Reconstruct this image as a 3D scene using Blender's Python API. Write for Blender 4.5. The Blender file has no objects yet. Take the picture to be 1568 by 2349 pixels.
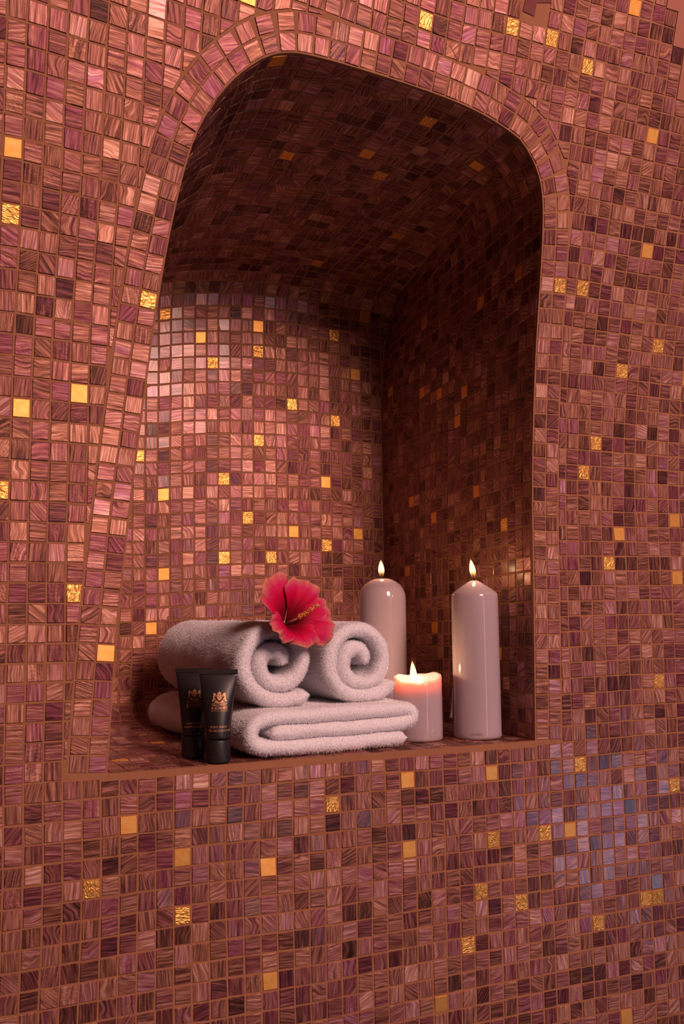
import bpy, math, random
import numpy as np
from mathutils import Vector, noise
random.seed(11); rng = np.random.default_rng(5)
S = bpy.context.scene
COL = S.collection
# ------------------------------------------------------------------ camera
F_PX, W_PX, H_PX = 2284.0, 1568, 2349
CR = Vector((0.9104, -0.4136, -0.0119)); CU = Vector((-0.0307, -0.0963, 0.9949)); CF = Vector((0.4126, 0.9054, 0.1004))
CPOS = Vector((0, -1.0, 0))
cd = bpy.data.cameras.new('camera'); cam = bpy.data.objects.new('camera', cd); COL.objects.link(cam)
cd.sensor_fit = 'VERTICAL'; cd.sensor_height = 36.0; cd.lens = F_PX / H_PX * 36.0; cd.clip_start = 0.02
from mathutils import Matrix
rz = (-CF).normalized(); rx = CR.normalized(); ry = rz.cross(rx).normalized(); rx = ry.cross(rz)
M = Matrix((rx, ry, rz)).transposed().to_4x4(); M.translation = CPOS
cam.matrix_world = M
S.camera = cam
# ------------------------------------------------------------------ world, lamps, exposure
w = bpy.data.worlds.new('world'); S.world = w; w.use_nodes = True
w.node_tree.nodes['Background'].inputs[0].default_value = (1.0, 0.40, 0.28, 1)
w.node_tree.nodes['Background'].inputs[1].default_value = 0.040
def area(name, loc, target, sx, sy, power, color):
    l = bpy.data.lights.new(name, 'AREA'); l.shape = 'RECTANGLE'; l.size = sx; l.size_y = sy; l.energy = power; l.color = color
    o = bpy.data.objects.new(name, l); COL.objects.link(o); o.location = loc
    o.rotation_euler = (Vector(target) - Vector(loc)).to_track_quat('-Z', 'Y').to_euler()
    return o
area('room_lamp', (0.88, -2.5, 1.38), (0.45, 0, 0.0), 0.7, 1.0, 76, (1.0, 0.61, 0.525))
area('tall_window', (1.27, -2.45, -0.15), (0.67, 0, -0.1), 0.10, 1.5, 3.2, (0.95, 0.72, 0.90))
area('window_light', (2.05, -1.55, -0.66), (0.79, 0, -0.25), 0.11, 0.35, 2.0, (0.62, 0.62, 1.0))
S.view_settings.view_transform = 'Standard'; S.view_settings.look = 'None'
S.view_settings.exposure = 0.0; S.view_settings.gamma = 1.0; S.view_settings.use_curve_mapping = False

# ------------------------------------------------------------------ helpers
def tag(o, label=None, cat=None, group=None, kind=None):
    if label: o['label'] = label
    if cat: o['category'] = cat
    if group: o['group'] = group
    if kind: o['kind'] = kind
    return o
def link(name, me, parent=None, loc=None):
    o = bpy.data.objects.new(name, me); COL.objects.link(o)
    if parent: o.parent = parent
    if loc is not None: o.location = loc
    return o
def empty(name, loc, rzz=0):
    o = bpy.data.objects.new(name, None); COL.objects.link(o); o.location = loc; o.rotation_euler = (0, 0, rzz); o.empty_display_size = 0.02
    return o
def mesh(name, v, f, mat, smooth=False):
    me = bpy.data.meshes.new(name); me.from_pydata([tuple(p) for p in v], [], f); me.materials.append(mat)
    if smooth: me.shade_smooth()
    me.update(); return me
def newmat(name):
    m = bpy.data.materials.new(name); m.use_nodes = True; nt = m.node_tree
    return m, nt, nt.nodes['Principled BSDF']
def N(nt, t, **kw):
    n = nt.nodes.new(t)
    for k, v in kw.items(): setattr(n, k, v)
    return n
def ramp(nt, stops):
    r = N(nt, 'ShaderNodeValToRGB'); e = r.color_ramp.elements
    e[0].position, e[0].color = stops[0][0], (*stops[0][1], 1)
    e[1].position, e[1].color = stops[-1][0], (*stops[-1][1], 1)
    for p, c in stops[1:-1]:
        x = e.new(p); x.color = (*c, 1)
    return r
def simple(name, col, rough=0.5, metal=0.0, **kw):
    m, nt, b = newmat(name)
    b.inputs['Base Color'].default_value = (*col, 1); b.inputs['Roughness'].default_value = rough; b.inputs['Metallic'].default_value = metal
    for k, v in kw.items(): b.inputs[k].default_value = v
    return m
def bump(nt, b, height, strength, dist):
    n = N(nt, 'ShaderNodeBump'); n.inputs['Strength'].default_value = strength; n.inputs['Distance'].default_value = dist
    nt.links.new(height, n.inputs['Height']); nt.links.new(n.outputs[0], b.inputs['Normal'])
def texnoise(nt, vec, scale, detail=2.0, rough=0.5, dist=0.0):
    n = N(nt, 'ShaderNodeTexNoise'); n.inputs['Scale'].default_value = scale; n.inputs['Detail'].default_value = detail
    n.inputs['Roughness'].default_value = rough; n.inputs['Distortion'].default_value = dist
    nt.links.new(vec, n.inputs['Vector']); return n
def math_(nt, op, a, b_=None, c=None):
    n = N(nt, 'ShaderNodeMath', operation=op)
    for i, x in enumerate((a, b_, c)):
        if x is None: continue
        if isinstance(x, (int, float)): n.inputs[i].default_value = x
        else: nt.links.new(x, n.inputs[i])
    return n.outputs[0]

# ------------------------------------------------------------------ materials
def mat_glass():
    m, nt, b = newmat('streaked_glass'); L = nt.links.new
    uv = N(nt, 'ShaderNodeUVMap', uv_map='UVMap').outputs[0]
    at = N(nt, 'ShaderNodeAttribute', attribute_name='tint'); sp = N(nt, 'ShaderNodeSeparateColor'); L(at.outputs['Color'], sp.inputs[0])
    dn = texnoise(nt, uv, 1.1, 1.0)
    sub = N(nt, 'ShaderNodeVectorMath', operation='SUBTRACT'); L(dn.outputs['Color'], sub.inputs[0]); sub.inputs[1].default_value = (.5, .5, .5)
    sc = N(nt, 'ShaderNodeVectorMath', operation='SCALE'); L(sub.outputs[0], sc.inputs[0]); L(math_(nt, 'MULTIPLY_ADD', at.outputs['Alpha'], 1.3, 0.03), sc.inputs['Scale'])
    ad = N(nt, 'ShaderNodeVectorMath', operation='ADD'); L(uv, ad.inputs[0]); L(sc.outputs[0], ad.inputs[1])
    mp = N(nt, 'ShaderNodeMapping'); mp.inputs['Scale'].default_value = (0.6, 11.0, 1); L(ad.outputs[0], mp.inputs[0])
    n1 = texnoise(nt, mp.outputs[0], 1.0, 4.0, 0.66)
    mp2 = N(nt, 'ShaderNodeMapping'); mp2.inputs['Scale'].default_value = (0.5, 5.5, 1); mp2.inputs['Location'].default_value = (31, 17, 0); L(ad.outputs[0], mp2.inputs[0])
    n2 = texnoise(nt, mp2.outputs[0], 1.0, 2.0, 0.5)
    f = math_(nt, 'ADD', math_(nt, 'MULTIPLY_ADD', n1.outputs[0], 1.7, -0.85), sp.outputs[0])
    cop = ramp(nt, [(0, (.030, .009, .006)), (.28, (.15, .048, .030)), (.55, (.42, .170, .108)), (.8, (.72, .37, .26)), (1, (.92, .60, .46))]); L(f, cop.inputs[0])
    pur = ramp(nt, [(0, (.030, .006, .010)), (.28, (.14, .026, .038)), (.55, (.31, .080, .105)), (.8, (.44, .18, .27)), (1, (.75, .42, .44))]); L(f, pur.inputs[0])
    mx = N(nt, 'ShaderNodeMix', data_type='RGBA')
    g = math_(nt, 'MULTIPLY_ADD', n2.outputs[0], 2.2, -1.1); g = math_(nt, 'ADD', g, sp.outputs[1])
    cl = N(nt, 'ShaderNodeClamp'); L(g, cl.inputs[0]); L(cl.outputs[0], mx.inputs[0])
    L(cop.outputs[0], mx.inputs[6]); L(pur.outputs[0], mx.inputs[7])
    L(mx.outputs[2], b.inputs['Base Color'])
    b.inputs['Metallic'].default_value = 0.62; b.inputs['Roughness'].default_value = 0.52
    b.inputs['Coat Weight'].default_value = 0.35; b.inputs['Coat Roughness'].default_value = 0.16
    cn = texnoise(nt, ad.outputs[0], 6.0, 3.0, 0.6)
    hs = math_(nt, 'ADD', math_(nt, 'MULTIPLY', n1.outputs[0], 0.5), math_(nt, 'MULTIPLY', cn.outputs[0], sp.outputs[2]))
    bump(nt, b, hs, 0.55, 0.0009)
    return m
def mat_gold(rippled):
    m, nt, b = newmat('rippled_gold' if rippled else 'flat_gold'); L = nt.links.new
    uv = N(nt, 'ShaderNodeUVMap', uv_map='UVMap').outputs[0]
    n = texnoise(nt, uv, 3.0, 2.0)
    r = ramp(nt, [(.3, (1.0, .46, .10)), (.7, (1.0, .56, .16))]); L(n.outputs[0], r.inputs[0]); L(r.outputs[0], b.inputs['Base Color'])
    b.inputs['Metallic'].default_value = 0.9; b.inputs['Roughness'].default_value = 0.45 if rippled else 0.5
    if rippled:
        mp = N(nt, 'ShaderNodeMapping'); mp.inputs['Scale'].default_value = (3.4, 6.2, 1); L(uv, mp.inputs[0])
        q = texnoise(nt, mp.outputs[0], 1.0, 0.5, .4, 1.0)
        bump(nt, b, math_(nt, 'ABSOLUTE', math_(nt, 'SUBTRACT', q.outputs[0], 0.5)), 0.6, 0.0028)
    else:
        bump(nt, b, n.outputs[0], 0.25, 0.0006)
    return m
def mat_grout(name, c1, c2, scale=60):
    m, nt, b = newmat(name); L = nt.links.new
    tc = N(nt, 'ShaderNodeTexCoord').outputs['Object']
    n = texnoise(nt, tc, scale, 4.0, .6); big = texnoise(nt, tc, 5, 2.0)
    r = ramp(nt, [(.3, c1), (.7, c2)]); L(math_(nt, 'MULTIPLY_ADD', big.outputs[0], .6, math_(nt, 'MULTIPLY', n.outputs[0], .4)), r.inputs[0])
    L(r.outputs[0], b.inputs['Base Color']); b.inputs['Roughness'].default_value = .85
    n3 = texnoise(nt, tc, 900, 3.0, .6); bump(nt, b, n3.outputs[0], .35, .0006)
    return m
def mat_terry():
    m, nt, b = newmat('terry_cloth'); L = nt.links.new
    tc = N(nt, 'ShaderNodeTexCoord').outputs['Object']
    n = texnoise(nt, tc, 420, 3.0, .6)
    r = ramp(nt, [(.3, (.82, .78, .81)), (.7, (.94, .90, .93))]); L(n.outputs[0], r.inputs[0]); L(r.outputs[0], b.inputs['Base Color'])
    b.inputs['Roughness'].default_value = .95; b.inputs['Sheen Weight'].default_value = .25
    bump(nt, b, n.outputs[0], .6, .0015)
    return m
def mat_wax():
    m, nt, b = newmat('white_wax'); L = nt.links.new
    b.inputs['Base Color'].default_value = (.48, .38, .41, 1); b.inputs['Roughness'].default_value = .12
    b.inputs['Subsurface Weight'].default_value = .75; b.inputs['Subsurface Radius'].default_value = (1.0, .45, .25); b.inputs['Subsurface Scale'].default_value = .026
    tc = N(nt, 'ShaderNodeTexCoord').outputs['Object']; n = texnoise(nt, tc, 45, 2.0); bump(nt, b, n.outputs[0], .10, .002)
    return m
def mat_flame():
    m, nt, b = newmat('flame'); L = nt.links.new
    uv = N(nt, 'ShaderNodeUVMap', uv_map='UVMap').outputs[0]; sx = N(nt, 'ShaderNodeSeparateXYZ'); L(uv, sx.inputs[0])
    r = ramp(nt, [(0, (.30, .09, .02)), (.16, (.95, .38, .06)), (.42, (1, .74, .34)), (.8, (1, .80, .42)), (1, (1, .55, .15))]); L(sx.outputs[1], r.inputs[0])
    s = ramp(nt, [(0, (.02, .02, .02)), (.2, (.2, .2, .2)), (.42, (1, 1, 1)), (.85, (.8, .8, .8)), (1, (.3, .3, .3))]); L(sx.outputs[1], s.inputs[0])
    em = N(nt, 'ShaderNodeEmission'); tr = N(nt, 'ShaderNodeBsdfTransparent'); ads = N(nt, 'ShaderNodeAddShader')
    L(r.outputs[0], em.inputs[0]); L(math_(nt, 'MULTIPLY', s.outputs[0], 1.15), em.inputs[1]); L(em.outputs[0], ads.inputs[0]); L(tr.outputs[0], ads.inputs[1])
    L(ads.outputs[0], nt.nodes['Material Output'].inputs[0]); nt.nodes.remove(b)
    return m
def mat_petal():
    m, nt, b = newmat('hibiscus_petal'); L = nt.links.new
    uv = N(nt, 'ShaderNodeUVMap', uv_map='UVMap').outputs[0]
    sx = N(nt, 'ShaderNodeSeparateXYZ'); L(uv, sx.inputs[0])
    mp = N(nt, 'ShaderNodeMapping'); mp.inputs['Scale'].default_value = (14, 1.3, 1); L(uv, mp.inputs[0])
    n = texnoise(nt, mp.outputs[0], 1.0, 3.0, .6)
    f = math_(nt, 'ADD', sx.outputs[1], math_(nt, 'MULTIPLY_ADD', n.outputs[0], .28, -.14))
    r = ramp(nt, [(0, (.05, .0, .003)), (.28, (.20, .0, .010)), (.60, (.60, .000, .050)), (.78, (.62, .016, .110)), (.93, (.62, .13, .14)), (1, (.74, .28, .17))]); L(f, r.inputs[0])
    L(r.outputs[0], b.inputs['Base Color']); b.inputs['Roughness'].default_value = .65; b.inputs['Specular IOR Level'].default_value = .15
    b.inputs['Subsurface Weight'].default_value = .25; b.inputs['Subsurface Radius'].default_value = (1, .2, .2); b.inputs['Subsurface Scale'].default_value = .003
    bump(nt, b, n.outputs[0], .5, .0015)
    return m
GLASS = mat_glass(); GOLDF = mat_gold(False); GOLDR = mat_gold(True)
GROUT = mat_grout('brown_grout', (.28, .108, .048), (.38, .155, .072))
PLASTER = mat_grout('pink_plaster', (.34, .12, .08), (.40, .15, .105), 25)
ADHES = mat_grout('dark_adhesive', (.16, .035, .035), (.21, .055, .05), 80)
TERRY = mat_terry(); WAX = mat_wax(); FLAME = mat_flame(); PETAL = mat_petal()
WICK = simple('charred_wick', (.01, .008, .008), .9)
BLACK = simple('black_tube_plastic', (.016, .011, .012), .36, **{'Coat Weight': .3, 'Coat Roughness': .25})
CAPM = simple('black_cap_plastic', (.018, .014, .013), .42)
PRINT = simple('copper_print', (.80, .36, .17), .4, .45)
PRINTD = simple('black_print', (.02, .014, .015), .5)
INK = simple('grey_ink', (.20, .16, .22), .6)
STAM = simple('stamen_pink', (.80, .30, .20), .5)
ANTH = simple('anther_yellow', (.90, .48, .06), .6)
GREEN = simple('calyx_green', (.10, .16, .03), .6)

# ------------------------------------------------------------------ wall surface
def over(h):                       # how far the upper wall leans into the room
    if h <= .1: return 0.0
    if h <= .4: return .26 / .3 * (h - .1) ** 2 / 2
    return .039 + .26 * (h - .4) + (h - .4) ** 2 * .12
def FS(s, h): return Vector((s, -over(h), h))
SILL = -.154
P_LEFT = [(.2006, SILL), (.2074, -.0382), (.2171, .0702), (.2258, .1547), (.2340, .2308), (.2412, .3063), (.2492, .3761), (.2568, .4275), (.2666, .4746), (.2779, .5031), (.2898, .5236), (.3022, .5393), (.3149, .5527), (.3324, .5663)]
P_TOP = [(.3324, .5663), (.3505, .5760), (.3791, .5809), (.4554, .5779), (.5370, .5717), (.5832, .5655), (.6133, .5586), (.6384, .5506), (.6520, .5450)]
P_RIGHT = [(.6520, .5450), (.6581, .5409), (.6725, .5282), (.6844, .5121), (.6924, .4941), (.6975, .4706), (.7024, .4270), (.7065, .3674), (.7110, .2117), (.7075, 0), (.7035, SILL)]
B_LEFT = [(.205, SILL), (.205, .10), (.212, .25), (.228, .35), (.262, .42), (.305, .463), (.345, .486)]
B_TOP = [(.345, .486), (.40, .500), (.5111, .514), (.6596, .512), (.720, .509), (.738, .503)]
B_RIGHT = [(.738, .503), (.730, .47), (.722, .43), (.716, .36), (.7142, .2814), (.715, .106), (.713, SILL)]
def smooth_poly(P, it=2):
    P = [np.array(p, float) for p in P]
    for _ in range(it):
        Q = [P[0]]
        for a, b in zip(P[:-1], P[1:]): Q += [a * .75 + b * .25, a * .25 + b * .75]
        Q.append(P[-1]); P = Q
    return np.array(P)
class Curve:
    def __init__(s, P, it=2):
        s.P = smooth_poly(P, it) if it else np.array(P, float)
        d = np.sqrt((np.diff(s.P, axis=0) ** 2).sum(1)); s.t = np.concatenate([[0], np.cumsum(d)]); s.L = s.t[-1]; s.t /= s.L
    def __call__(s, t): return np.array([np.interp(t, s.t, s.P[:, 0]), np.interp(t, s.t, s.P[:, 1])])
cFL, cFT, cFR = Curve(P_LEFT), Curve(P_TOP), Curve(P_RIGHT)
cBL, cBT, cBR = Curve(B_LEFT), Curve(B_TOP), Curve(B_RIGHT)
YB = .41; RC = .05; YC = YB - RC; RF = .032
def section(cf, cb, t, k):         # ruled surface between the front arch and the back arch, k in 0..1
    a = cf(t); b = cb(t); y0 = -over(a[1]); p = a * (1 - k) + b * k
    return Vector((p[0], y0 * (1 - k) + YB * k, p[1]))
def floor_z(y): 
    k = min(max((y - .22) / .16, 0), 1); return SILL + .010 * k * k * (3 - 2 * k)

# ------------------------------------------------------------------ tiles
def proj(p):
    q = p - CPOS; z = q.dot(CF); return W_PX / 2 + F_PX * q.dot(CR) / z, H_PX / 2 - F_PX * q.dot(CU) / z
def parea(P):
    q = [proj(p) for p in P]; cx = sum(a for a, b in q) / len(q); cy = sum(b for a, b in q) / len(q)
    a = abs(sum(q[i][0] * q[(i + 1) % len(q)][1] - q[(i + 1) % len(q)][0] * q[i][1] for i in range(len(q)))) / 2
    if not (-5 < cx < W_PX + 5 and -5 < cy < H_PX + 5): a *= 1e-3
    return a, cx, cy
def clip(poly, n, d):              # keep n.p <= d
    out = []
    for i in range(len(poly)):
        a, b = poly[i], poly[(i + 1) % len(poly)]; fa = n[0] * a[0] + n[1] * a[1] - d; fb = n[0] * b[0] + n[1] * b[1] - d
        if fa <= 0: out.append(a)
        if fa * fb < 0:
            k = fa / (fa - fb); out.append((a[0] + (b[0] - a[0]) * k, a[1] + (b[1] - a[1]) * k))
    return out
def area2(p): return sum(p[i][0] * p[(i + 1) % len(p)][1] - p[(i + 1) % len(p)][0] * p[i][1] for i in range(len(p))) / 2
def inset(p, g):                   # p counter-clockwise convex 2D
    n = len(p); L = []
    for i in range(n):
        a, b = p[i], p[(i + 1) % n]; dx, dy = b[0] - a[0], b[1] - a[1]; l = math.hypot(dx, dy)
        if l < 1e-5: continue
        nx, ny = -dy / l, dx / l; L.append((a[0] + nx * g, a[1] + ny * g, dx / l, dy / l))
    m = len(L); out = []
    for i in range(m):
        x1, y1, ux, uy = L[i - 1]; x2, y2, vx, vy = L[i]; cr = ux * vy - uy * vx
        if abs(cr) < .05: out.append((x2, y2)); continue
        t = ((x2 - x1) * vy - (y2 - y1) * vx) / cr; out.append((x1 + ux * t, y1 + uy * t))
    return out
GAP, TH, BV = .0021, .0008, .0004
THIN = .00045                      # glass stands less proud of the joints inside the niche
def build_tile(P3, hint, gold=False, tintbias=0.0, th=TH):
    """P3: corners on the wall; returns local verts, faces, uv, tint, centre"""
    c = sum(P3, Vector()) / len(P3); n = Vector()
    for i in range(len(P3)): n += (P3[i] - c).cross(P3[(i + 1) % len(P3)] - c)
    n.normalize()
    if n.dot(hint) < 0: P3 = P3[::-1]; n = -n
    e1 = (P3[1] - P3[0]); e1 = (e1 - n * e1.dot(n)).normalized(); e2 = n.cross(e1)
    q = [((p - c).dot(e1), (p - c).dot(e2)) for p in P3]
    q = inset(q, GAP / 2 * random.uniform(.75, 1.3))
    if len(q) < 3 or area2(q) < 1.4e-5: return None
    if area2(q) / sum(math.dist(q[i], q[i - 1]) for i in range(len(q))) < .0012: return None
    j = [(x + random.gauss(0, .00016), y + random.gauss(0, .00016)) for x, y in q]
    t = inset(j, BV)
    if len(t) != len(j) or area2(t) < 6e-6: return None
    tx, ty = random.gauss(0, .024), random.gauss(0, .024); lift = random.uniform(-.0001, .0002)
    m = len(j); V = []
    for x, y in j: V.append(c + e1 * x + e2 * y - n * .0008)
    for x, y in j: V.append(c + e1 * x + e2 * y + n * (th - BV + lift + x * tx + y * ty))
    for x, y in t: V.append(c + e1 * x + e2 * y + n * (th + lift + x * tx + y * ty))
    Fc = [tuple(range(2 * m, 3 * m))]
    for a in range(m):
        b = (a + 1) % m; Fc += [(a, b, m + b, m + a), (m + a, m + b, 2 * m + b, 2 * m + a)]
    r = random.random(); ang = (0 if r < .38 else math.pi / 2) + random.gauss(0, .06) if r < .8 else random.uniform(0, math.pi)
    ca, sa = math.cos(ang), math.sin(ang); ox, oy = random.uniform(0, 90), random.uniform(0, 90); fq = 42 * random.uniform(.55, 1.5)
    uv = []
    for k in range(3):
        for x, y in j: uv.append(((x * ca + y * sa) * 42 + ox, (-x * sa + y * ca) * fq + oy))
    swirl = random.uniform(0, .07) if random.random() < .74 else random.uniform(.2, .75)
    crinkle = .1 if random.random() < .8 else random.uniform(.6, 1.3)
    tint = (random.gauss(.46, .115) + tintbias, random.gauss(.30, .32), crinkle, swirl)
    return [v - c for v in V], Fc, uv, tint, c
def fill_mesh(me, Fs, uvs, tints):
    ul = me.uv_layers.new(name='UVMap'); vi = np.empty(len(me.loops), dtype=np.int32); me.loops.foreach_get('vertex_index', vi)
    ul.data.foreach_set('uv', np.array(uvs, dtype=np.float32)[vi].ravel())
    at = me.attributes.new('tint', 'FLOAT_COLOR', 'POINT'); at.data.foreach_set('color', np.array(tints, dtype=np.float32).ravel())
TOTAL = [0, 0]
def lay(parent, cells, gold, hint, limit=300, bias=0.0, th=THIN):
    """cells: list of lists of 3D corners. gold: list of (point, rippled). The largest in view are objects of their own."""
    hf = hint if callable(hint) else (lambda c: hint)
    cen = [sum(P, Vector()) / len(P) for P in cells]; gm = {}
    for gp, k in gold:
        best = min(range(len(cen)), key=lambda i: (cen[i] - gp).length + (0.004 if i in gm else 0))
        if (cen[best] - gp).length < .03: gm[best] = k
    T = []
    for i, P in enumerate(cells):
        t = build_tile(P, hf(cen[i]), i in gm, bias, th)
        if t: T.append((parea(P)[0], i, t))
    T.sort(key=lambda x: -x[0])
    rest = []; nobj = 0
    for a, i, (V, Fc, uv, tint, c) in T:
        if i in gm or (nobj < limit and a > 40):
            mt = (GOLDR if gm[i] else GOLDF) if i in gm else GLASS
            nm = 'gold_tile' if i in gm else 'glass_tile'
            me = mesh(nm, V, Fc, mt); fill_mesh(me, Fc, uv, [tint] * len(V))
            link(nm, me, parent, c)
            if i not in gm: nobj += 1
        else: rest.append((V, Fc, uv, tint, c))
    TOTAL[0] += nobj + len(gm); TOTAL[1] += len(rest)
    if rest:
        VV, FF, UU, TT = [], [], [], []
        for V, Fc, uv, tint, c in rest:
            o = len(VV); VV += [v + c for v in V]; FF += [tuple(x + o for x in f) for f in Fc]; UU += uv; TT += [tint] * len(V)
        me = mesh('mosaic_field', VV, FF, GLASS); fill_mesh(me, FF, UU, TT)
        tag(link('mosaic_field', me, parent), kind='stuff')
def grid_surface(name, fn, nu, nv, mat, smooth=True):
    V = [fn(i / nu, j / nv) for j in range(nv + 1) for i in range(nu + 1)]
    Fc = [(j * (nu + 1) + i, j * (nu + 1) + i + 1, (j + 1) * (nu + 1) + i + 1, (j + 1) * (nu + 1) + i) for j in range(nv) for i in range(nu)]
    return mesh(name, V, Fc, mat, smooth)

# ---- opening curve (closed along the sill) and the two-tile border
def cat_curve(n=60):
    pts = [cFL(t) for t in np.linspace(0, 1, n)] + [cFT(t) for t in np.linspace(0, 1, n)[1:]] + [cFR(t) for t in np.linspace(0, 1, n)[1:]]
    return np.array(pts)
OPEN = cat_curve(); OPENC = Curve(OPEN, 0)
LIP = .0010; BW = .0186
def off(t, d):
    p = OPENC(t); a = OPENC(max(t - .012, 0)); b = OPENC(min(t + .012, 1)); tg = (b - a) / np.linalg.norm(b - a)
    return p + np.array([-tg[1], tg[0]]) * d
OUTER = np.array([off(t, LIP + 2 * BW + .0004) for t in np.linspace(0, 1, 160)])
SB = SILL - .0062                   # field below the sill starts here
OUT_POLY = [(OUTER[0][0], SILL - .001)] + [tuple(p) for p in OUTER] + [(OUTER[-1][0], SILL - .001), (OPEN[-1][0] + .002, SILL - .001), (OPEN[-1][0] + .002, SB), (OPEN[0][0] - .002, SB), (OPEN[0][0] - .002, SILL - .001)]   # clockwise

# ================================================================== structure
# front wall substrate: bands running from the opening to the outer edge
SX0, SX1, SH0, SH1 = -.40, 1.40, -.80, .95
def wall_front():
    loop = [tuple(p) for p in OPEN] + [(OPEN[-1][0] + (OPEN[0][0] - OPEN[-1][0]) * k / 20, SILL) for k in range(1, 20)]
    c = (.455, .15); V, Fc = [], []; K = 34; n = len(loop)
    for (s, h) in loop:
        dx, dy = s - c[0], h - c[1]; k = 1e9
        if dx > 1e-9: k = min(k, (SX1 - c[0]) / dx)
        if dx < -1e-9: k = min(k, (SX0 - c[0]) / dx)
        if dy > 1e-9: k = min(k, (SH1 - c[1]) / dy)
        if dy < -1e-9: k = min(k, (SH0 - c[1]) / dy)
        e = (c[0] + dx * k, c[1] + dy * k)
        for i in range(K + 1):
            u = (i / K) ** 1.3; V.append(FS(s + (e[0] - s) * u, h + (e[1] - h) * u))
    for a in range(n):
        b = (a + 1) % n
        for i in range(K): Fc.append((a * (K + 1) + i, a * (K + 1) + i + 1, b * (K + 1) + i + 1, b * (K + 1) + i))
    return mesh('wall_front', V, Fc, GROUT, True)
WF = tag(link('wall_front', wall_front()), 'rose and purple glass mosaic wall around the arched niche, leaning inward at the top', 'wall', kind='structure')
RING = tag(empty('trim_1', (0, 0, 0)), 'border of glass tiles two rows wide following the edge of the arched niche', 'trim', kind='structure')

GOLD_FRONT = [(0.0928, 0.4499, 0), (0.0913, 0.3726, 1), (0.1642, 0.2269, 0), (0.1056, 0.2098, 0), (0.1037, 0.1281, 1), (0.1721, 0.0253, 1), (0.222, -0.205, 0), (0.2769, -0.2409, 0), (0.1844, -0.2645, 1), (0.2762, -0.2976, 1), (0.4379, -0.1963, 1), (0.5271, -0.1945, 0), (0.638, -0.1927, 0), (0.7657, -0.1914, 1), (0.3671, -0.256, 0), (0.5282, -0.2701, 0), (0.6392, -0.2672, 1), (0.7125, -0.2659, 1), (0.7483, -0.265, 0), (0.6211, -0.323, 1), (0.6766, -0.3412, 1), (0.6039, -0.3795, 1), (0.782, -0.3744, 1), (0.8527, -0.354, 1), (0.8871, -0.3525, 1), (0.9107, -0.2259, 1), (0.3675, -0.3692, 0), (0.5677, -0.4357, 0), (0.816, -0.4808, 0), (0.7682, 0.3995, 1), (0.8533, 0.4514, 0), (0.8348, 0.5732, 0), (0.7376, 0.6333, 1), (0.6716, 0.6581, 1), (0.6176, 0.6634, 1), (0.5043, 0.6366, 1), (0.3028, 0.6129, 0), (0.7845, 0.7029, 0), (0.8926, 0.3438, 1), (0.8407, 0.3085, 1), (0.8075, 0.2165, 1), (0.7893, 0.1794, 1), (0.8221, 0.0499, 1), (0.8411, 0.0865, 0), (0.9337, 0.1053, 0), (0.9338, 0.0314, 0), (0.8945, -0.0979, 1), (0.9411, 0.2911, 0)]
GOLD_RING = [(0.2328, 0.3197, 1), (0.1979, -0.0336, 0), (0.7328, 0.3999, 1)]
PC, PR = .0182, .0188
def row_h(j, s):                   # height of row line j at wall position s (rows spread a little on the left)
    base = -.2050 - PR / 2
    h = base + j * PR
    if j > 11: h += (j - 11) * (.0013 * min(max((.55 - s) / .45, 0), 1) - .00014)
    return h
def wob(s, h, k): return noise.noise(Vector((s * 6, h * 6, k))) * .0022
def field_cells():
    cells = []; c0 = .222 - PC / 2
    nearest = OUTER
    def inside(p):
        x, y = p
        if y < SB: return False
        r = False; n = len(OUT_POLY)
        for i in range(n):
            x1, y1 = OUT_POLY[i]; x2, y2 = OUT_POLY[(i + 1) % n]
            if (y1 > y) != (y2 > y) and x < (x2 - x1) * (y - y1) / (y2 - y1) + x1: r = not r
        return r
    for i in range(-32, 66):
        for j in range(-28, 62):
            s0 = c0 + i * PC; q = []
            for di, dj in ((0, 0), (1, 0), (1, 1), (0, 1)):
                s = s0 + di * PC; h = row_h(j + dj, s); q.append((s + wob(s, h, 3.1), h + wob(s, h, 9.7)))
            cx = sum(p[0] for p in q) / 4; cy = sum(p[1] for p in q) / 4
            if not (SX0 < cx < SX1 and SH0 < cy < SH1): continue
            if .632 < cx < .668 and .672 < cy < .72 and not (cx < .64 and cy < .69): continue      # tiles missing by the top edge
            if end_line(cx, cy): continue                                            # mosaic ends, plain plaster
            ins = [inside(p) for p in q]
            if all(ins): continue
            if any(ins):
                # nearest boundary piece: clip by its line
                best = None; n = len(OUT_POLY)
                for k in range(n):
                    a = OUT_POLY[k]; b = OUT_POLY[(k + 1) % n]; dx, dy = b[0] - a[0], b[1] - a[1]; l2 = dx * dx + dy * dy
                    if l2 < 1e-12: continue
                    u = min(max(((cx - a[0]) * dx + (cy - a[1]) * dy) / l2, 0), 1); d = math.hypot(cx - a[0] - u * dx, cy - a[1] - u * dy)
                    if best is None or d < best[0]: best = (d, a, dx, dy, math.sqrt(l2))
                _, a, dx, dy, l = best
                nx, ny = dy / l, -dx / l     # inward normal of the clockwise loop
                q2 = clip(q, (nx, ny), nx * a[0] + ny * a[1])
                if len(q2) < 3 or abs(area2(q2)) < .09 * PC * PR: continue
                q = q2
            cells.append([FS(*p) for p in q])
    return cells
def end_line(s, h):
    # edge of the mosaic at the top right of the wall
    return s > .825 and h > .60 and s > .843 + (.712 - h) * .45
lay(WF, field_cells(), [(FS(s, h), k) for s, h, k in GOLD_FRONT], Vector((0, -1, -.1)), th=TH)
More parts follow.
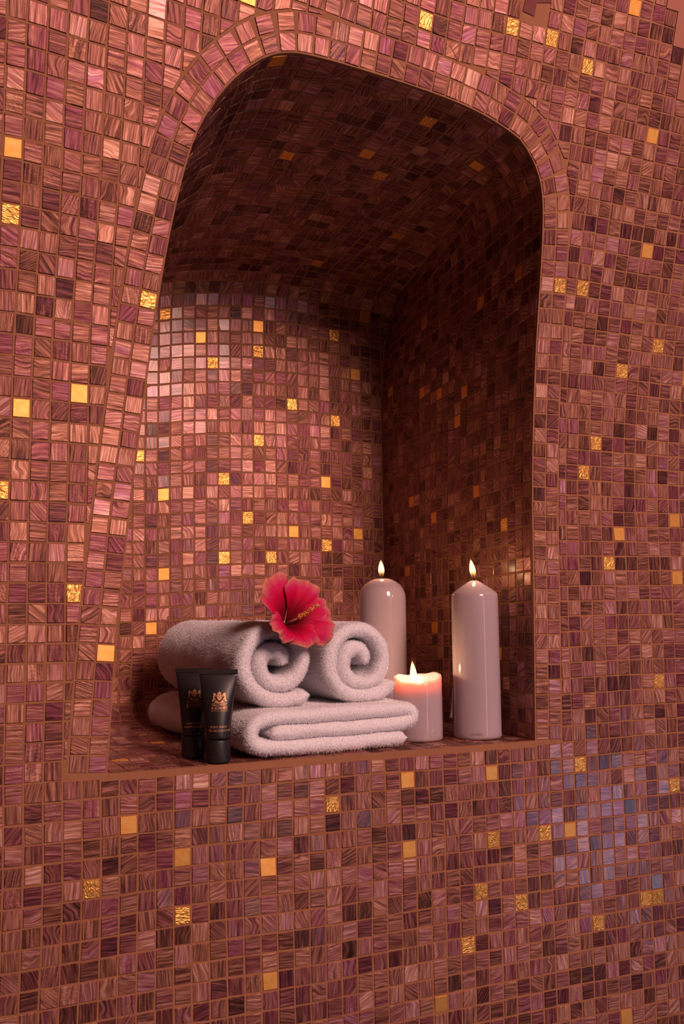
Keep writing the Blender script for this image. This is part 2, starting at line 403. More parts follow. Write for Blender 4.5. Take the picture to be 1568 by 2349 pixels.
# ring cells
def ring_cells():
    n = int(round(OPENC.L * 1.06 / .0190)); cells = []
    ts = np.linspace(0, 1, n + 1)
    for a, b in zip(ts[:-1], ts[1:]):
        for k in range(2):
            d0, d1 = LIP + k * BW, LIP + (k + 1) * BW
            q = [off(a, d0), off(b, d0), off(b, d1), off(a, d1)]
            # squares: limit the outer width so wedge-shaped joints open on the bends
            mid_o = (q[2] + q[3]) / 2; wo = np.linalg.norm(q[2] - q[3]); lim = .0196
            if wo > lim: q[2] = mid_o + (q[2] - mid_o) * lim / wo; q[3] = mid_o + (q[3] - mid_o) * lim / wo
            mid_i = (q[0] + q[1]) / 2; wi = np.linalg.norm(q[0] - q[1])
            if wi > lim: q[1] = mid_i + (q[1] - mid_i) * lim / wi; q[0] = mid_i + (q[0] - mid_i) * lim / wi
            cells.append([FS(*p) for p in q])
    return cells
lay(RING, ring_cells(), [(FS(s, h), k) for s, h, k in GOLD_RING], Vector((0, -1, -.1)), bias=.04, th=TH)
# plain plaster beyond the stepped end of the mosaic, and the bare adhesive where tiles are missing
def plaster():
    V, Fc = [], []
    for i in range(12, 66):
        for j in range(38, 62):
            s = .222 - PC / 2 + i * PC; cs, ch = s + PC / 2, row_h(j, s) + PR / 2
            if not (SX0 < cs < SX1 and SH0 < ch < SH1 - .01) or not end_line(cs, ch): continue
            o = len(V)
            for di, dj in ((0, 0), (1, 0), (1, 1), (0, 1)):
                ss = s + di * PC; h = row_h(j + dj, ss); V.append(FS(ss + wob(ss, h, 3.1), h + wob(ss, h, 9.7)) + Vector((0, -.0012, -.0003)))
            Fc.append((o, o + 1, o + 2, o + 3))
    return mesh('plaster', V, Fc, PLASTER)
tag(link('plaster', plaster(), WF), 'plain pink plaster where the mosaic stops')
av = [FS(.633 + x, .674 + y) + Vector((0, -.0010, 0)) for x, y in ((0, 0), (.016, -.002), (.017, .012), (.036, .016), (.038, .05), (.001, .05), (.002, .02))]
tag(link('bare_patch', mesh('bare_patch', av, [tuple(range(len(av)))], ADHES), WF), 'dark patch of bare adhesive where tiles are missing')

# niche vault
def ceil_pt(s, y):
    """vault height above (s, y): the ruled surface between the front and back arches, with a cove into the back wall"""
    k = (y + .085) / (YB + .085); k = min(max(k, 0), 1)
    sl = P_TOP[0][0] * (1 - k) + B_TOP[0][0] * k; sr = P_TOP[-1][0] * (1 - k) + B_TOP[-1][0] * k
    u = min(max((s - sl) / (sr - sl), 0), 1)
    hf = np.interp(P_TOP[0][0] + u * (P_TOP[-1][0] - P_TOP[0][0]), cFT.P[:, 0], cFT.P[:, 1])
    hb = np.interp(B_TOP[0][0] + u * (B_TOP[-1][0] - B_TOP[0][0]), cBT.P[:, 0], cBT.P[:, 1])
    return hf * (1 - k) + hb * k, sl, sr
def top_front_y(s):
    u = min(max((s - P_TOP[0][0]) / (P_TOP[-1][0] - P_TOP[0][0]), 0), 1)
    return -over(float(np.interp(s, cFT.P[:, 0], cFT.P[:, 1])))
def vault(u, v):
    k = v * (YC + .085) / (YB + .085)
    s = P_TOP[0][0] * (1 - k) + B_TOP[0][0] * k; e = P_TOP[-1][0] * (1 - k) + B_TOP[-1][0] * k; s += u * (e - s)
    y0 = top_front_y(P_TOP[0][0] + u * (P_TOP[-1][0] - P_TOP[0][0])); y = y0 + (YC - y0) * v
    return Vector((s, y, ceil_pt(s, y)[0]))
VT = grid_surface('ceiling', vault, 60, 40, GROUT)
CEIL = tag(link('ceiling', VT), 'dark tiled vault over the arched niche', 'ceiling', kind='structure')
def ceiling_cells():
    cells = []; c0 = .6533 - PC * 18
    rows = 25
    for i in range(-1, 26):
        for j in range(rows):
            q = []
            for di, dj in ((0, 0), (1, 0), (1, 1), (0, 1)):
                s = c0 + (i + di) * PC; y0 = top_front_y(min(s, P_TOP[-1][0])); y0 = max(y0, -.0885) + .003
                y = y0 + (YC - y0) * (j + dj) / rows; q.append((s, y))
            # clip by the seams
            _, sl, sr = ceil_pt(.5, sum(p[1] for p in q) / 4)
            a = (P_TOP[-1][0], -.085); b = (B_TOP[-1][0], YB); dx, dy = b[0] - a[0], b[1] - a[1]; l = math.hypot(dx, dy)
            n = (dy / l, -dx / l); q = clip(q, n, n[0] * a[0] + n[1] * a[1] - .0012)
            if len(q) < 3: continue
            q = clip(q, (-1, 0), -(sl + .0012))
            if len(q) < 3 or abs(area2(q)) < .18 * PC * PR: continue
            cells.append([Vector((p[0], p[1], ceil_pt(*p)[0])) for p in q])
    return cells
GC = [(0.5613, -0.0427, 1), (0.5106, 0.0488, 0), (0.6514, 0.0056, 0), (0.4346, 0.0923, 1), (0.5527, 0.0819, 1), (0.6512, 0.2069, 1), (0.5789, 0.3408, 1), (0.3482, -0.0687, 0)]
lay(CEIL, ceiling_cells(), [(Vector((s, y, ceil_pt(s, y)[0])), k) for s, y, k in GC], Vector((0, 0, -1)))
# side walls
for nm, cf, cb, hint, gl, lab in (('wall_right', cFR, cBR, Vector((-1, 0, -.3)), [(0.0135, 0.4245, 1), (0.0955, 0.3996, 0), (0.2637, 0.4209, 0), (0.1428, 0.304, 0), (0.2206, 0.313, 0), (0.272, 0.3165, 0), (0.3832, 0.349, 0), (0.1673, 0.2675, 0), (0.1272, 0.166, 0), (0.3068, 0.1567, 0), (0.2535, 0.1354, 0), (0.0599, 0.1049, 1), (0.3314, 0.0598, 0), (0.2512, -0.0202, 1), (0.0791, -0.0614, 0)], 'dark mosaic side wall inside the niche behind the candles'),
                                  ('wall_left', cFL, cBL, Vector((1, 0, -.3)), [], 'dark mosaic haunch on the left inside of the niche')):
    o = tag(link(nm, grid_surface(nm, lambda u, v, cf=cf, cb=cb: section(cf, cb, u, v), 60, 20, GROUT)), lab, 'wall', kind='structure')
    rows = 39; cols = 24; cells = []
    for i in range(rows):
        for j in range(cols):
            q = []
            for di, dj in ((0, 0), (1, 0), (1, 1), (0, 1)):
                u = (i + di) / rows; v = .008 + (.99 - .008) * (j + dj) / cols
                q.append(section(cf, cb, u, v))
            if (q[0] - q[1]).length < .004: continue
            if q[0].z < SILL + .004 and q[1].z < SILL + .004: continue
            cells.append(q)
    x = .712
    lay(o, cells, [(Vector((x, y, z)), k) for y, z, k in gl], hint)
# back wall with coves
def back_path(s):
    zt = ceil_pt(s, YC)[0]; zf = floor_z(YB)
    pts = []
    for k in range(9):
        a = k / 8 * math.pi / 2; pts.append((YB - RF + RF * math.sin(a), zf + RF - RF * math.cos(a)))
    z1 = zt - RC; n = 10
    for k in range(1, n): pts.append((YB, zf + RF + (z1 - zf - RF) * k / n))
    for k in range(11):
        a = k / 10 * math.pi / 2; pts.append((YB - RC + RC * math.cos(a), z1 + RC * math.sin(a)))
    return Curve(pts, 0)
bp = [back_path(.195 + .56 * i / 60) for i in range(61)]
def bw(u, v):
    s = .195 + .56 * u; a = bp[int(round(u * 60))](v); return Vector((s, a[0], a[1]))
BACK = tag(link('wall_back', grid_surface('wall_back', bw, 60, 50, GROUT)), 'copper and plum mosaic back wall of the niche with scattered gold tiles', 'wall', kind='structure')
def right_edge(z): return float(np.interp(z, cBR.P[::-1, 1], cBR.P[::-1, 0]))
def back_cells():
    cells = []; rows = 36; c0 = .4146 - PC / 2
    cache = {}
    def P(i, j):
        s = c0 + i * PC
        if i not in cache: cache[i] = back_path(s)
        a = cache[i](j / rows); s += noise.noise(Vector((s * 5, a[1] * 5, 4.4))) * .0018
        return Vector((s, a[0], a[1]))
    for i in range(-12, 19):
        for j in range(rows):
            q = [P(i, j), P(i + 1, j), P(i + 1, j + 1), P(i, j + 1)]
            cz = (q[0].z + q[2].z) / 2; re = right_edge(cz) - .0008
            if q[0].x > re - .005: continue
            for k in (1, 2):
                if q[k].x > re: q[k] = Vector((re, q[k].y, q[k].z))
            if i == 18: continue
            cells.append(q)
    return cells
GB = [(0.3543, 0.433, 1), (0.4146, 0.4091, 0), (0.5015, 0.4339, 0), (0.4336, 0.3683, 1), (0.4965, 0.3911, 1), (0.628, 0.4357, 1), (0.6614, 0.3717, 0), (0.5531, 0.3279, 1), (0.6333, 0.309, 1), (0.5086, 0.2631, 1), (0.3225, 0.2199, 1), (0.4466, 0.2002, 1), (0.3623, 0.1779, 0), (0.6075, 0.2033, 0), (0.486, 0.1401, 1), (0.5653, 0.1215, 0), (0.6632, 0.1243, 0), (0.6233, 0.1031, 1), (0.4446, 0.0782, 1), (0.5253, 0.0804, 1), (0.3624, 0.0567, 0), (0.344, -0.0239, 0), (0.6912, 0.485, 0)]
lay(BACK, back_cells(), [(Vector((s, YB, z)), k) for s, z, k in GB], lambda c: Vector((0, -1, .4 if c.z < 0 else -.4)))
# floor of the niche
FLOOR = tag(link('floor', grid_surface('floor', lambda u, v: Vector((.200 + .5035 * u + (.008 * v if u > .5 else 0), v * (YB - RF), floor_z(v * (YB - RF)))), 20, 20, GROUT)), 'glossy dark tiled shelf of the niche under towels and candles', 'floor', kind='structure')
def floor_cells():
    cells = []
    for i in range(28):
        for j in range(21):
            q = []
            for di, dj in ((0, 0), (1, 0), (1, 1), (0, 1)):
                s = .2035 + (.7025 - .2035) * (i + di) / 28; y = .0035 + (YB - RF - .0035) * (j + dj) / 21
                s += noise.noise(Vector((s * 7, y * 7, 1))) * .0015 if 0 < i + di < 28 else 0
                q.append(Vector((s, y, floor_z(y))))
            cells.append(q)
    return cells
lay(FLOOR, floor_cells(), [(Vector((.2985, .2108, SILL)), 0), (Vector((.2347, .0814, SILL)), 0), (Vector((.235, .36, SILL)), 0)], Vector((0, 0, 1)))
FZ = SILL + THIN + .0003              # top of the floor tiles

# ================================================================== towels
def ribbon(path, T, L, ny=22, amp=.0016, seed=0, taper=.012):
    """cloth slab of thickness T and length L (along y) following a closed-off 2D path (x, z)"""
    c = Curve(path, 3); n = max(24, int(c.L / .004)); ts = np.linspace(0, 1, n + 1)
    # cross-section loop: (y, nrm)
    loop = []; r = .5; yy = L / 2 - T / 2
    for k in range(7): a = -math.pi / 2 + math.pi * k / 6; loop.append((yy + math.cos(a) * T / 2, math.sin(a) * r))
    for k in range(1, ny): loop.append((yy - 2 * yy * k / ny, r))
    for k in range(7): a = math.pi / 2 + math.pi * k / 6; loop.append((-yy + math.cos(a) * T / 2, math.sin(a) * r))
    for k in range(1, ny): loop.append((-yy + 2 * yy * k / ny, -r))
    m = len(loop); V, Fc = [], []
    for t in ts:
        p = c(t); a = c(max(t - .01, 0)); b = c(min(t + .01, 1)); tg = (b - a) / max(np.linalg.norm(b - a), 1e-9); nn = np.array([-tg[1], tg[0]])
        dist = min(t, 1 - t) * c.L; th = T * math.sqrt(max(1 - (1 - min(dist / (T * .5), 1)) ** 2, .02))
        for y, h in loop:
            x = p[0] + nn[0] * h * th; z = p[1] + nn[1] * h * th
            v = Vector((x, y, z)); dv = noise.noise_vector(Vector((x * 28 + seed, y * 22, z * 28))) * amp + noise.noise_vector(Vector((x * 70, y * 60 + seed, z * 70))) * amp * .5
            V.append(v + dv)
    for i in range(n):
        for k in range(m): Fc.append((i * m + k, i * m + (k + 1) % m, (i + 1) * m + (k + 1) % m, (i + 1) * m + k))
    Fc.append(tuple(range(m))[::-1]); Fc.append(tuple(n * m + k for k in range(m)))
    return V, Fc
def pile(parent, me, count, length):
    """terry loops as tiny blades standing on the cloth"""
    me.calc_loop_triangles(); nt_ = len(me.loop_triangles)
    tri = np.empty(nt_ * 3, dtype=np.int32); me.loop_triangles.foreach_get('vertices', tri); tri = tri.reshape(-1, 3)
    co = np.empty(len(me.vertices) * 3, dtype=np.float32); me.vertices.foreach_get('co', co); co = co.reshape(-1, 3)
    A, B, C_ = co[tri[:, 0]], co[tri[:, 1]], co[tri[:, 2]]; nr = np.cross(B - A, C_ - A); ar = np.linalg.norm(nr, axis=1); nr /= np.maximum(ar, 1e-12)[:, None]
    idx = rng.choice(nt_, count, p=ar / ar.sum()); u = rng.random(count); v = rng.random(count); fl = u + v > 1; u[fl] = 1 - u[fl]; v[fl] = 1 - v[fl]
    p = A[idx] + (B - A)[idx] * u[:, None] + (C_ - A)[idx] * v[:, None]; n = nr[idx]
    q = p * 55; sw = np.stack([np.sin(q[:, 1] + 2 * np.sin(q[:, 2])), np.sin(q[:, 2] + 1.7 * np.sin(q[:, 0])), np.sin(q[:, 0] + 1.3 * np.sin(q[:, 1]))], 1)
    d = n + rng.normal(0, .42, (count, 3)) + sw * .35; d /= np.linalg.norm(d, axis=1)[:, None]
    bad = (d * n).sum(1) < .25; d[bad] = d[bad] + n[bad]
    ln = length * rng.uniform(.55, 1.15, count)[:, None]; t = np.cross(d, rng.normal(0, 1, (count, 3))); t /= np.linalg.norm(t, axis=1)[:, None]; wd = .00019
    tip = p + d * ln + np.array([0, 0, -.0004])
    V = np.concatenate([p - t * wd - n * .0003, p + t * wd - n * .0003, tip], 1).reshape(-1, 3)
    m2 = bpy.data.meshes.new('pile'); m2.vertices.add(count * 3); m2.vertices.foreach_set('co', V.astype(np.float32).ravel())
    m2.loops.add(count * 3); m2.loops.foreach_set('vertex_index', np.arange(count * 3, dtype=np.int32))
    m2.polygons.add(count); m2.polygons.foreach_set('loop_start', (np.arange(count) * 3).astype(np.int32))
    m2.materials.append(TERRY); m2.update(); m2.validate()
    tag(link('pile', m2, parent), kind='stuff')
def spiral(pts, cx, cz):           # (angle deg, radius)
    A = np.array([a for a, r in pts]); R = np.array([r for a, r in pts]); out = []
    for a in np.linspace(A[0], A[-1], 60):
        r = np.interp(-a, -A, R) if A[0] > A[-1] else np.interp(a, A, R)
        out.append((cx + r * math.cos(math.radians(a)), cz + r * math.sin(math.radians(a))))
    return out
def towel(name, path, T, L, loc, rzz, label, seed, count, extra=None):
    V, Fc = ribbon(path, T, L, seed=seed)
    me = mesh(name, V, Fc, TERRY, True); o = link(name, me, None, loc); o.rotation_euler = (0, 0, rzz)
    tag(o, label, 'towel', 'white towels on the niche shelf')
    pile(o, me, count, .0024); return o
LT = .33
base_path = [(.092, .0085), (.05, .0085), (-.02, .0080), (-.075, .0085), (-.0940, .0120), (-.1000, .0230), (-.0960, .0350), (-.080, .0405), (-.04, .0405), (.03, .0405), (.085, .0415), (.1000, .0400), (.1045, .0330), (.098, .0262), (.08, .0250), (.03, .0243), (-.077, .0240)]
T1 = towel('folded_towel', base_path, .0158, LT, (.4380, .1760, FZ + .0018), math.radians(4.5), 'white towel folded flat at the bottom, carrying both rolls', 3, 270000)
lpath = spiral([(-43, .0515), (-65, .0425), (-90, .0385), (-150, .0390), (-200, .0390), (-270, .0375), (-330, .0345), (-380, .0290), (-440, .0222), (-500, .0205), (-560, .0190), (-620, .0140), (-680, .0090), (-730, .0040)], 0, 0)
RZ = FZ + .0015 + .0498
T2 = towel('rolled_towel', lpath, .0165, .30, (.3830, .178, RZ + .0470), math.radians(2.6), 'rolled white towel on the left, behind the two black tubes', 8, 270000)
rpath = spiral([(-30, .052), (-65, .0415), (-90, .0385), (-150, .0375), (-200, .0375), (-270, .0365), (-340, .0340), (-400, .0300), (-450, .0240), (-510, .0215), (-570, .0185), (-630, .0140), (-690, .0090), (-740, .0045)], 0, 0)
T3 = towel('rolled_towel', rpath, .0160, LT, (.4840, .200, RZ + .0465), math.radians(3.0), 'rolled white towel on the right, next to the tall candles', 15, 270000)

# ================================================================== candles
def lathe(prof, n=64, fn=None):
    V, Fc = [], []; m = len(prof)
    for i in range(n):
        a = 2 * math.pi * i / n
        for k, (r, z) in enumerate(prof):
            rr, zz = (r, z) if fn is None else fn(a, r, z, k)
            V.append(Vector((rr * math.cos(a), rr * math.sin(a), zz)))
    for i in range(n):
        j = (i + 1) % n
        for k in range(m - 1): Fc.append((i * m + k, j * m + k, j * m + k + 1, i * m + k + 1))
    V.append(Vector((0, 0, prof[0][1]))); V.append(Vector((0, 0, prof[-1][1] if fn is None else prof[-1][1]))); b, t = len(V) - 2, len(V) - 1
    for i in range(n):
        j = (i + 1) % n; Fc.append((b, j * m, i * m)); Fc.append((t, i * m + m - 1, j * m + m - 1))
    return V, Fc
def tube(pts, rad, n=8):
    V, Fc = [], []
    for i, p in enumerate(pts):
        p = Vector(p); d = (Vector(pts[min(i + 1, len(pts) - 1)]) - Vector(pts[max(i - 1, 0)])).normalized()
        a = d.orthogonal().normalized(); b = d.cross(a); r = rad[i] if isinstance(rad, (list, tuple)) else rad
        for k in range(n): t = 2 * math.pi * k / n; V.append(p + a * math.cos(t) * r + b * math.sin(t) * r)
    for i in range(len(pts) - 1):
        for k in range(n): Fc.append((i * n + k, i * n + (k + 1) % n, (i + 1) * n + (k + 1) % n, (i + 1) * n + k))
    Fc.append(tuple(range(n))[::-1]); Fc.append(tuple((len(pts) - 1) * n + k for k in range(n)))
    return V, Fc
def add_flame(parent, x, y, z, h, wdt, lean=0.0, power=.07):
    prof = [(0.10, 0), (.36, .04), (.62, .12), (.84, .22), (.97, .33), (1, .44), (.92, .56), (.76, .68), (.54, .80), (.30, .90), (.12, .965), (.02, 1)]
    V, Fc = lathe([(r * wdt / 2, t * h) for r, t in prof], 20)
    V = [Vector((v.x + lean * (v.z / h) ** 1.5 * CR.x, v.y + lean * (v.z / h) ** 1.5 * CR.y, v.z)) for v in V]
    me = mesh('flame', V, Fc, FLAME, True); ul = me.uv_layers.new(name='UVMap')
    for l in me.loops: ul.data[l.index].uv = (0, me.vertices[l.vertex_index].co.z / h)
    fl = link('flame', me, parent, (x, y, z))
    ld = bpy.data.lights.new('flame_light', 'POINT'); ld.energy = power; ld.color = (1.0, .60, .32); ld.shadow_soft_size = .003
    lo = link('flame_light', ld, fl, (0, 0, h * .62)); return fl
def candle(loc, prof, label, wick_z, flame_h, lean, fn=None, wick_xy=(0, 0), fw=.0078, fpow=.045):
    t = tag(empty('candle', loc), label, 'candle', 'lit white candles')
    V, Fc = lathe(prof, 72, fn); link('wax_body', mesh('wax_body', V, Fc, WAX, True), t)
    wx, wy = wick_xy
    Vw, Fw = tube([(wx, wy, wick_z - .003), (wx, wy, wick_z + .003), (wx - .0007, wy, wick_z + .006), (wx - .0018, wy, wick_z + .0095)], [.0008, .0008, .0010, .0007])
    link('wick', mesh('wick', Vw, Fw, WICK, True), t)
    add_flame(t, wx - .0008, wy, wick_z + .0030, flame_h, fw, lean, fpow)
    return t
R = .0293
profA = [(R - .0025, 0), (R - .0006, .0010), (R + .0004, .0035), (R, .008), (R, .05), (R, .10), (R, .150), (R - .0002, .1740), (R - .0012, .1775), (R - .0030, .1792), (.0205, .1836), (.0135, .1880), (.0075, .1918), (.0045, .1934), (.0030, .1925), (.0012, .1922)]
cA = candle((.6595, .0560, FZ), profA, 'tall white pillar candle with a cone-shaped top, nearest the right side of the shelf', .1925, .0250, -.0030)
cA.scale = (.985, .985, .985)
dv, df = tube([(-.0272, .0120, .060), (-.0282, .0122, .042), (-.0292, .0126, .030), (-.0302, .0130, .0245)], [.0006, .0009, .0013, .0022])
tag(link('wax_drip', mesh('wax_drip', dv, df, WAX, True), cA))
profB = [(R - .0025, 0), (R - .0004, .0012), (R, .004), (R, .06), (R, .12), (R, .1700), (R - .0006, .1770), (R - .0028, .1840), (.0228, .1895), (.0170, .1940), (.0110, .1970), (.0078, .1978), (.0066, .1972), (.0045, .1960), (.0018, .1958)]
cB = candle((.6050, .2000, FZ + .0), profB, 'tall white pillar candle with a rounded shoulder, standing behind the short candle', .1962, .0240, -.0006)
cB.scale = (1.07, 1.07, 1.0)
RS = .0292
def rim(a, r, z, k):
    if k < 5: return r, z
    # front dips, back and right stand higher
    vx, vy = math.cos(a), math.sin(a); f = -(vx * CF.x + vy * CF.y)      # 1 towards the camera
    dz = -.0088 * max(f, 0) ** 1.3 + .0012 * (vx * CR.x + vy * CR.y) + .0007 * math.sin(3 * a + 1) + .0005 * math.sin(7 * a)
    w_ = (0, 0, 0, 0, 0, .35, .8, 1, 1, 1, .9, .45)[k] if k < 12 else 0
    return r, z + dz * w_
profC = [(RS - .0020, 0), (RS - .0003, .0012), (RS, .004), (RS, .02), (RS, .035), (RS, .050), (RS, .0700), (RS - .0002, .0745), (RS - .0012, .0768), (RS - .0026, .0768), (RS - .0038, .0735), (RS - .0052, .0640), (RS - .0080, .0575), (.016, .0555), (.004, .0552), (.0015, .0552)]
cC = candle((.5885, .0760, FZ), profC, 'short white candle with a hollowed melted top, beside the folded towel', .0580, .0330, -.0020, rim, (-.004, .0), .0088, .12)

# printed batch mark on the tall candle
def text_mesh(body, size, mat, cx=0.0, sx=1.0, ext=0.00006, spacing=1.0, parent=None, fn=None, name='lettering', rot=0.0, bold=0.0):
    cu = bpy.data.curves.new(name, 'FONT'); cu.body = body; cu.size = size; cu.align_x = 'CENTER'; cu.space_character = spacing; cu.extrude = 0; cu.resolution_u = 3; cu.offset = bold
    tmp = bpy.data.objects.new('tmp', cu); COL.objects.link(tmp); dg = bpy.context.evaluated_depsgraph_get(); me = bpy.data.meshes.new_from_object(tmp.evaluated_get(dg))
    bpy.data.objects.remove(tmp); me.materials.clear(); me.materials.append(mat); me.name = name
    for v in me.vertices: v.co = fn(v.co.x * sx, v.co.y)
    return link(name, me, parent)
def on_candle(ang0, rr, z0):
    def f(x, y):
        a = ang0 + x / rr; return Vector((rr * math.cos(a), rr * math.sin(a), z0 + y))
    return f
text_mesh('54 072067', .0042, INK, parent=cA, fn=on_candle(math.atan2(-.9054, -.4126) - .18, R + .00035, .0052), sx=.8, name='batch_print')

# ================================================================== tubes of toiletries
def tube_body_section(z):
    """half width (x) and half depth (y) of the tube at height z above the cap joint"""
    H = .071; k = min(max(z / H, 0), 1)
    hw = .0124 + (.0198 - .0124) * (k ** 1.25); hd = .0122 * (1 - k ** 1.6) + .0009
    return hw, hd
def tube_pt(x, z, out=.00015):
    hw, hd = tube_body_section(z - .0255); u = min(abs(x) / hw, .999)
    return Vector((x, -(hd * (1 - u ** 2.1) ** .5) - out, z))
def toiletry(loc, rzz, label, l1, l2, tilt):
    t = tag(empty('toiletry_tube', loc, rzz), label, 'toiletry tube', 'black toiletry tubes'); t.rotation_euler = (tilt, 0, rzz); t.scale = (1, 1, .94)
    # cap
    prof = [(.0116, 0), (.0124, .0006), (.0127, .002), (.0129, .023), (.0126, .0243), (.0118, .0246), (.0100, .0247)]
    V, Fc = lathe(prof, 48); cap = link('cap', mesh('cap', V, Fc, CAPM, True), t)
    V, Fc = [], []
    for (x, z) in ((-.0045, .0062), (.0045, .0062), (.0045, .0072), (-.0045, .0072)): V += [Vector((x, -math.sqrt(.0129 ** 2 - x * x) - .0001, z)), Vector((x, -math.sqrt(.0129 ** 2 - x * x) + .0008, z))]
    Fc = [(0, 2, 4, 6), (1, 7, 5, 3), (0, 1, 3, 2), (2, 3, 5, 4), (4, 5, 7, 6), (6, 7, 1, 0)]
    link('thumb_notch', mesh('thumb_notch', V, Fc, PRINTD), cap)
    # body loft
    V, Fc = [], []; n = 48; zs = [0, .0006, .0015] + list(np.linspace(.004, .071, 26)); m = len(zs)
    for z in zs:
        hw, hd = tube_body_section(z); sc = .92 if z == 0 else (.975 if z < .001 else 1)
        for k in range(n):
            a = 2 * math.pi * k / n; c, s = math.cos(a), math.sin(a)
            V.append(Vector((math.copysign(abs(c) ** 1.0, c) * hw * sc, math.copysign(abs(s) ** .95, s) * hd * sc, .0255 + z)))
    for i in range(m - 1):
        for k in range(n): Fc.append((i * n + k, i * n + (k + 1) % n, (i + 1) * n + (k + 1) % n, (i + 1) * n + k))
    Fc.append(tuple(range(n))[::-1]); Fc.append(tuple((m - 1) * n + k for k in range(n)))
    body = link('tube_body', mesh('tube_body', V, Fc, BLACK, True), t)
    # crimped seal
    V = []; 
    for z in (.0962, .1008):
        for x, y in ((-.0203, -.0011), (.0203, -.0011), (.0203, .0011), (-.0203, .0011)): V.append(Vector((x, y, z)))
    link('crimped_seal', mesh('crimped_seal', V, [(0, 3, 2, 1), (4, 5, 6, 7), (0, 1, 5, 4), (1, 2, 6, 5), (2, 3, 7, 6), (3, 0, 4, 7)], CAPM), t)
    tf = lambda x0, z0: (lambda x, y: tube_pt(x + x0, z0 + y, .00030))
    text_mesh('GILCHRIST', .0044, PRINT, parent=body, fn=tf(.0015, .0616), sx=.80, spacing=.92)
    text_mesh('& SOAMES', .0044, PRINT, parent=body, fn=tf(.0015, .0577), sx=.86, spacing=.95)
    text_mesh('LONDON, ENGLAND', .0014, PRINT, parent=body, fn=tf(.0015, .0558), sx=1.25, spacing=1.1)
    text_mesh(l1, .0032, PRINT, parent=body, fn=tf(.001, .0379), sx=.92, spacing=1.0)
    text_mesh(l2, .0032, PRINT, parent=body, fn=tf(.001, .0340), sx=.92, spacing=1.0)
    # thin rules beside the product name
    for x0, x1 in ((-.0125, -.0095), (.0115, .0140)):
        link('printed_rule', mesh('printed_rule', [tube_pt(x0, .0388, .0003), tube_pt(x1, .0388, .0003), tube_pt(x1, .0391, .0003), tube_pt(x0, .0391, .0003)], [(0, 1, 2, 3)], PRINT), body)
    # crest: shield with a swirl, crown, two rearing supporters and a ribbon
    V, Fc = [], []
    def poly(pts, mirror=False, out=.0003, VV=V, FF=Fc):
        for sgn in ((1, -1) if mirror else (1,)):
            o = len(VV)
            for x, z in pts: VV.append(tube_pt(.0015 + sgn * x * .0105, .0713 + z * .0105, out))
            FF.append(tuple(range(o, o + len(pts))) if sgn == 1 else tuple(range(o, o + len(pts)))[::-1])
    poly([(-.22, .22), (.22, .22), (.22, -.14), (.12, -.30), (0, -.38), (-.12, -.30), (-.22, -.14)])
    poly([(-.17, .26), (.17, .26), (.20, .40), (.14, .44), (.05, .47), (0, .54), (-.05, .47), (-.14, .44), (-.20, .40)])
    poly([(-.03, .53), (.03, .53), (.03, .60), (-.03, .60)])
    # supporter: head, mane, body, leg pieces
    poly([(.36, .30), (.42, .40), (.52, .42), (.60, .36), (.62, .24), (.54, .20), (.46, .24), (.38, .24)], True)
    poly([(.26, .22), (.40, .24), (.54, .22), (.64, .08), (.60, -.02), (.50, .02), (.42, .12), (.26, .16)], True)
    poly([(.50, .06), (.62, .04), (.60, -.14), (.66, -.24), (.58, -.30), (.48, -.18)], True)
    poly([(.27, .08), (.40, .10), (.34, .02), (.30, -.02)], True)
    poly([(.46, -.10), (.52, -.18), (.44, -.30), (.34, -.36), (.32, -.30), (.40, -.22)], True)
    poly([(.60, -.26), (.74, -.40), (.72, -.46), (.54, -.42), (.50, -.36)], True)
    # ribbon
    poly([(.14, -.40), (.36, -.36), (.40, -.46), (.20, -.50)], True)
    for k in range(8):
        x0, x1 = -.48 + .12 * k, -.48 + .12 * (k + 1); g = lambda x: -.56 + .42 * x * x * .7
        poly([(x0, g(x0) - .07), (x1, g(x1) - .07), (x1, g(x1) + .03), (x0, g(x0) + .03)])
    cr = link('crest', mesh('crest', V, Fc, PRINT), body)
    V2, F2 = [], []
    for k in range(16):       # dark swirl on the shield
        a0, a1 = 1.0 + k * .33, 1.0 + (k + 1) * .33; r0, r1 = .14 - .005 * k, .14 - .005 * (k + 1)
        poly([(r0 * math.cos(a0), .0 + r0 * math.sin(a0)), (r1 * math.cos(a1), r1 * math.sin(a1)), ((r1 - .035) * math.cos(a1), (r1 - .035) * math.sin(a1)), ((r0 - .035) * math.cos(a0), (r0 - .035) * math.sin(a0))], out=.0004, VV=V2, FF=F2)
    link('monogram', mesh('monogram', V2, F2, PRINTD), body)
    return t
face_rz = -math.radians(24.5)
toiletry((.3175, .0140, FZ + .0003), face_rz + .08, 'black toiletry tube in front, lettered BODY WASH', 'BODY WASH', 'GEL DE DOUCHE', math.radians(-1.5))
toiletry((.3050, .0620, FZ + .0003), face_rz + .02, 'black toiletry tube behind and to the left, lettered SHAMPOO', 'SHAMPOO', 'SHAMPOOING', math.radians(-1.0))

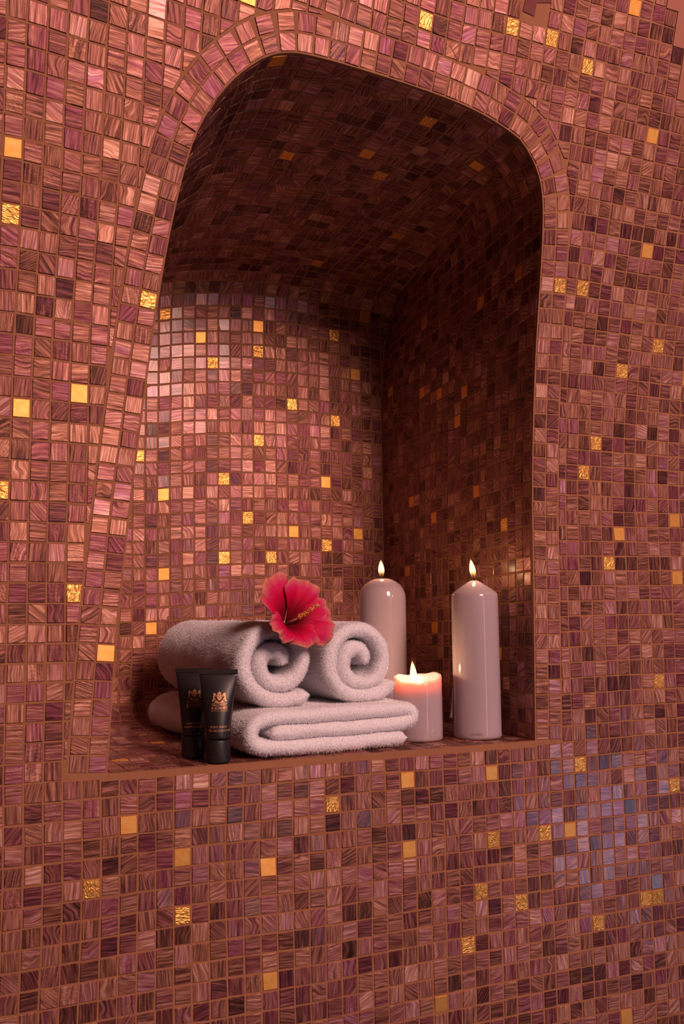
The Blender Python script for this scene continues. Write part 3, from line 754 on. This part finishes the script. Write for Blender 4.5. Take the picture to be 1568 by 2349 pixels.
# ================================================================== hibiscus
def hibiscus():
    c0 = Vector((.3990, .0340, -.0125)); A = (CR * .60 + CU * .36 - CF * .64).normalized()
    X = (CR - A * CR.dot(A)).normalized(); Y = A.cross(X); 
    if Y.dot(CU) < 0: Y = -Y
    t = tag(empty('hibiscus', c0), 'pink and red hibiscus flower with ruffled salmon edges, resting between the two rolled towels', 'flower')
    def P(x, y, z): return X * x + Y * y + A * z
    nu, nv = 22, 26
    for k, (deg, Rk, wd, zz) in enumerate(((142, .055, .66, 0), (68, .050, .92, 0), (6, .051, .82, 0), (-56, .035, .76, 0), (-138, .038, .66, 0))):
        V, Fc, UV = [], [], []; ph = k * 1.7; tk = math.radians(deg)
        for i in range(nu + 1):
            u = i / nu
            for j in range(nv + 1):
                v = j / nv * 2 - 1; w_ = wd * (.70 + .45 * math.sin(min(u * 1.25, 1) * math.pi / 2)) * (1 - .10 * u ** 6)
                rho = Rk * (.004 + .996 * u) * (1 - .26 * abs(v) ** 2.6 * u ** 1.5) * (1 + .030 * u ** 3 * math.sin(9 * v + ph * 2))
                ang = tk + v * w_ + .05 * math.sin(4 * u + ph)
                z = .027 * (1 - (1 - u) ** 2.0) + .0035 * u ** 2.5 * math.sin(7.5 * v + ph) + .002 * u ** 3 * math.sin(17 * v - ph) + (.0012 * v) - .004 * u ** 4
                z += .0016 * math.cos(v * 3) * u
                V.append(P(rho * math.cos(ang), rho * math.sin(ang), z)); UV.append((.5 + v * .5 + k, u))
        for i in range(nu):
            for j in range(nv): Fc.append((i * (nv + 1) + j, i * (nv + 1) + j + 1, (i + 1) * (nv + 1) + j + 1, (i + 1) * (nv + 1) + j))
        me = mesh('petal', V, Fc, PETAL, True); ul = me.uv_layers.new(name='UVMap')
        for l in me.loops: ul.data[l.index].uv = UV[l.vertex_index]
        o = link('petal', me, t); sm = o.modifiers.new('thick', 'SOLIDIFY'); sm.thickness = .0004
    # stamen column with anthers
    col_pts = [P(.0, .0, -.002), P(.004, .002, .015), P(.008, .006, .030), P(.013, .012, .046)]
    V, Fc = tube(col_pts, [.0012, .0011, .0011, .0009], 8); st = link('stamen_column', mesh('stamen_column', V, Fc, STAM, True), t)
    V, Fc = [], []
    def blob(c, r):
        o = len(V)
        for d in ((1, 0, 0), (-1, 0, 0), (0, 1, 0), (0, -1, 0), (0, 0, 1), (0, 0, -1)): V.append(c + Vector(d) * r)
        for f in ((0, 2, 4), (2, 1, 4), (1, 3, 4), (3, 0, 4), (2, 0, 5), (1, 2, 5), (3, 1, 5), (0, 3, 5)): Fc.append(tuple(x + o for x in f))
    for k in range(110):
        u = .45 + .55 * random.random(); i = min(int(u * 3), 2); f = u * 3 - i; p = col_pts[i].lerp(col_pts[i + 1], f)
        d = Vector((random.gauss(0, 1), random.gauss(0, 1), random.gauss(0, 1))).normalized(); blob(p + d * random.uniform(.0014, .0032), random.uniform(.0005, .0009))
    tag(link('anthers', mesh('anthers', V, Fc, ANTH), st), kind='stuff')
    V, Fc = tube([P(0, 0, -.0015), P(0, 0, -.005), P(-.0005, 0, -.012)], [.0026, .0030, .0014], 10); link('calyx', mesh('calyx', V, Fc, GREEN, True), t)
hibiscus()
print('tiles as objects', TOTAL[0], 'joined', TOTAL[1], 'objects', len(bpy.data.objects))
